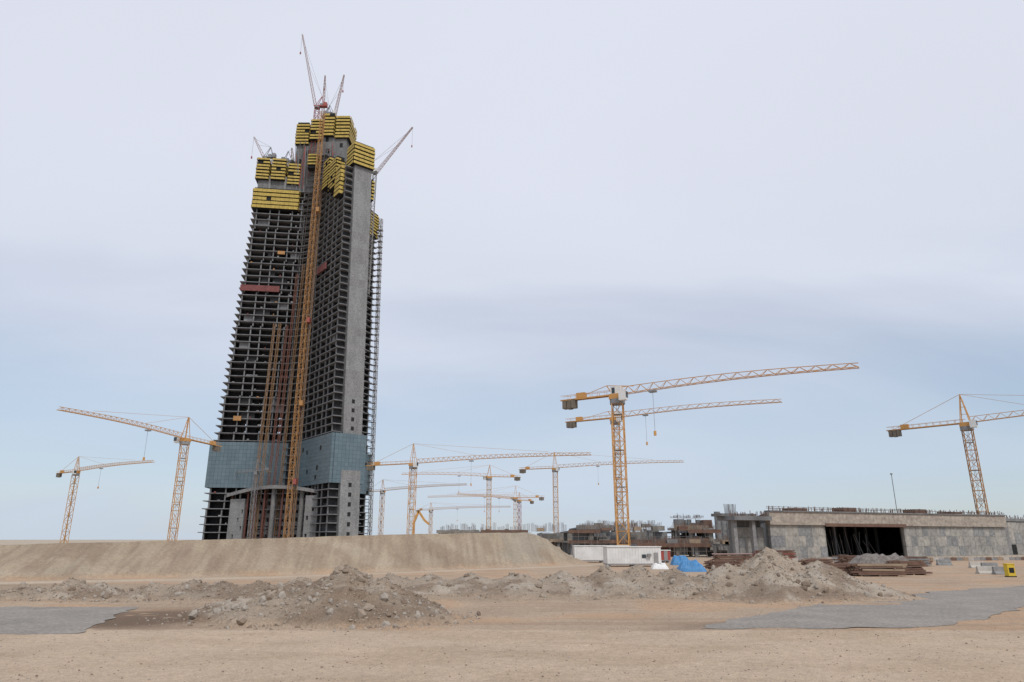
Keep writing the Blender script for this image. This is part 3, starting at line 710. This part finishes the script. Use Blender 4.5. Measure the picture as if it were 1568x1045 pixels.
# ---------------------------------------------------------------- world, sun, camera
SUN_EL=R(52); SUN_AZ=R(150)
w=bpy.data.worlds.new('World'); scene.world=w; w.use_nodes=True; nt=w.node_tree;N=nt.nodes;L=nt.links; N.clear()
out=N.new('ShaderNodeOutputWorld'); sky=N.new('ShaderNodeTexSky'); sky.sky_type='NISHITA'; sky.sun_disc=False; sky.sun_elevation=SUN_EL; sky.sun_rotation=SUN_AZ; sky.dust_density=.6; sky.air_density=1.0; sky.ozone_density=2
bg=N.new('ShaderNodeBackground'); bg.inputs[1].default_value=.12; L.new(sky.outputs[0],bg.inputs[0])
tc=N.new('ShaderNodeTexCoord'); sp=N.new('ShaderNodeSeparateXYZ'); L.new(tc.outputs['Generated'],sp.inputs[0])
def mth(op,a,b=None,clamp=False):
    n=N.new('ShaderNodeMath'); n.operation=op; n.use_clamp=clamp
    for k,q in enumerate((a,b)):
        if q is None: continue
        if isinstance(q,(int,float)): n.inputs[k].default_value=q
        else: L.new(q,n.inputs[k])
    return n.outputs[0]
zc=mth('MAXIMUM',sp.outputs['Z'],0)
zz=mth('ADD',zc,.25)
cx=mth('DIVIDE',sp.outputs['X'],zz); cy=mth('DIVIDE',sp.outputs['Y'],zz)
cb=N.new('ShaderNodeCombineXYZ'); L.new(cx,cb.inputs[0]); L.new(cy,cb.inputs[1])
mp=N.new('ShaderNodeMapping'); mp.inputs['Rotation'].default_value=(0,0,R(28)); mp.inputs['Scale'].default_value=(.6,1.1,1); mp.inputs['Location'].default_value=(3.2,1.1,0); L.new(cb.outputs[0],mp.inputs['Vector'])
n1=N.new('ShaderNodeTexNoise'); n1.inputs['Scale'].default_value=.8; n1.inputs['Detail'].default_value=7; n1.inputs['Roughness'].default_value=.5; n1.inputs['Distortion'].default_value=.5; L.new(mp.outputs[0],n1.inputs['Vector'])
rb_=N.new('ShaderNodeValToRGB'); cr=rb_.color_ramp; cr.interpolation='EASE'
for i_,(p_,v_) in enumerate(((0,.98),(.07,.82),(.16,.62),(.30,.86),(.42,1.05))):
    e_=cr.elements[i_] if i_<2 else cr.elements.new(p_)
    e_.position=p_; e_.color=(v_,v_,v_,1)
L.new(zc,rb_.inputs[0])
nn=mth('MULTIPLY',mth('SUBTRACT',n1.outputs['Fac'],.5),1.2)
cov=mth('ADD',rb_.outputs[0],nn,clamp=True); cov=mth('MINIMUM',mth('MAXIMUM',cov,.45),.97)
hz_=N.new('ShaderNodeValToRGB'); cr=hz_.color_ramp; cr.interpolation='EASE'
for i_,(p_,c_) in enumerate(((0,(.56,.64,.735)),(.10,(.57,.655,.77)),(.30,(.69,.735,.84)),(.5,(.73,.76,.865)))):
    e_=cr.elements[i_] if i_<2 else cr.elements.new(p_)
    e_.position=p_; e_.color=(*c_,1)
L.new(zc,hz_.inputs[0])
var=N.new('ShaderNodeMapRange'); var.inputs[1].default_value=.3; var.inputs[2].default_value=.7; var.inputs[3].default_value=.955; var.inputs[4].default_value=1.045; L.new(n1.outputs['Fac'],var.inputs[0])
bc=N.new('ShaderNodeBackground'); L.new(hz_.outputs[0],bc.inputs[0]); L.new(var.outputs[0],bc.inputs[1])
mx=N.new('ShaderNodeMixShader'); L.new(cov,mx.inputs[0]); L.new(bg.outputs[0],mx.inputs[1]); L.new(bc.outputs[0],mx.inputs[2]); L.new(mx.outputs[0],out.inputs[0])
sd=Vector((math.sin(SUN_AZ)*math.cos(SUN_EL),math.cos(SUN_AZ)*math.cos(SUN_EL),math.sin(SUN_EL)))
sl=bpy.data.lights.new('sun','SUN'); sl.energy=2.0; sl.angle=R(14); sl.color=(1,.965,.92); so=bpy.data.objects.new('sun',sl); scene.collection.objects.link(so); so.rotation_euler=sd.to_track_quat('Z','Y').to_euler()
cam=bpy.data.cameras.new('camera'); cam.lens=24; cam.sensor_width=36; cam.clip_end=20000; cam.clip_start=.5
co=bpy.data.objects.new('camera',cam); scene.collection.objects.link(co); co.location=(0,0,CAMH); co.rotation_euler=(R(90)+PITCH,0,0); scene.camera=co
scene.view_settings.view_transform='Standard'; scene.view_settings.look='None'; scene.view_settings.exposure=0
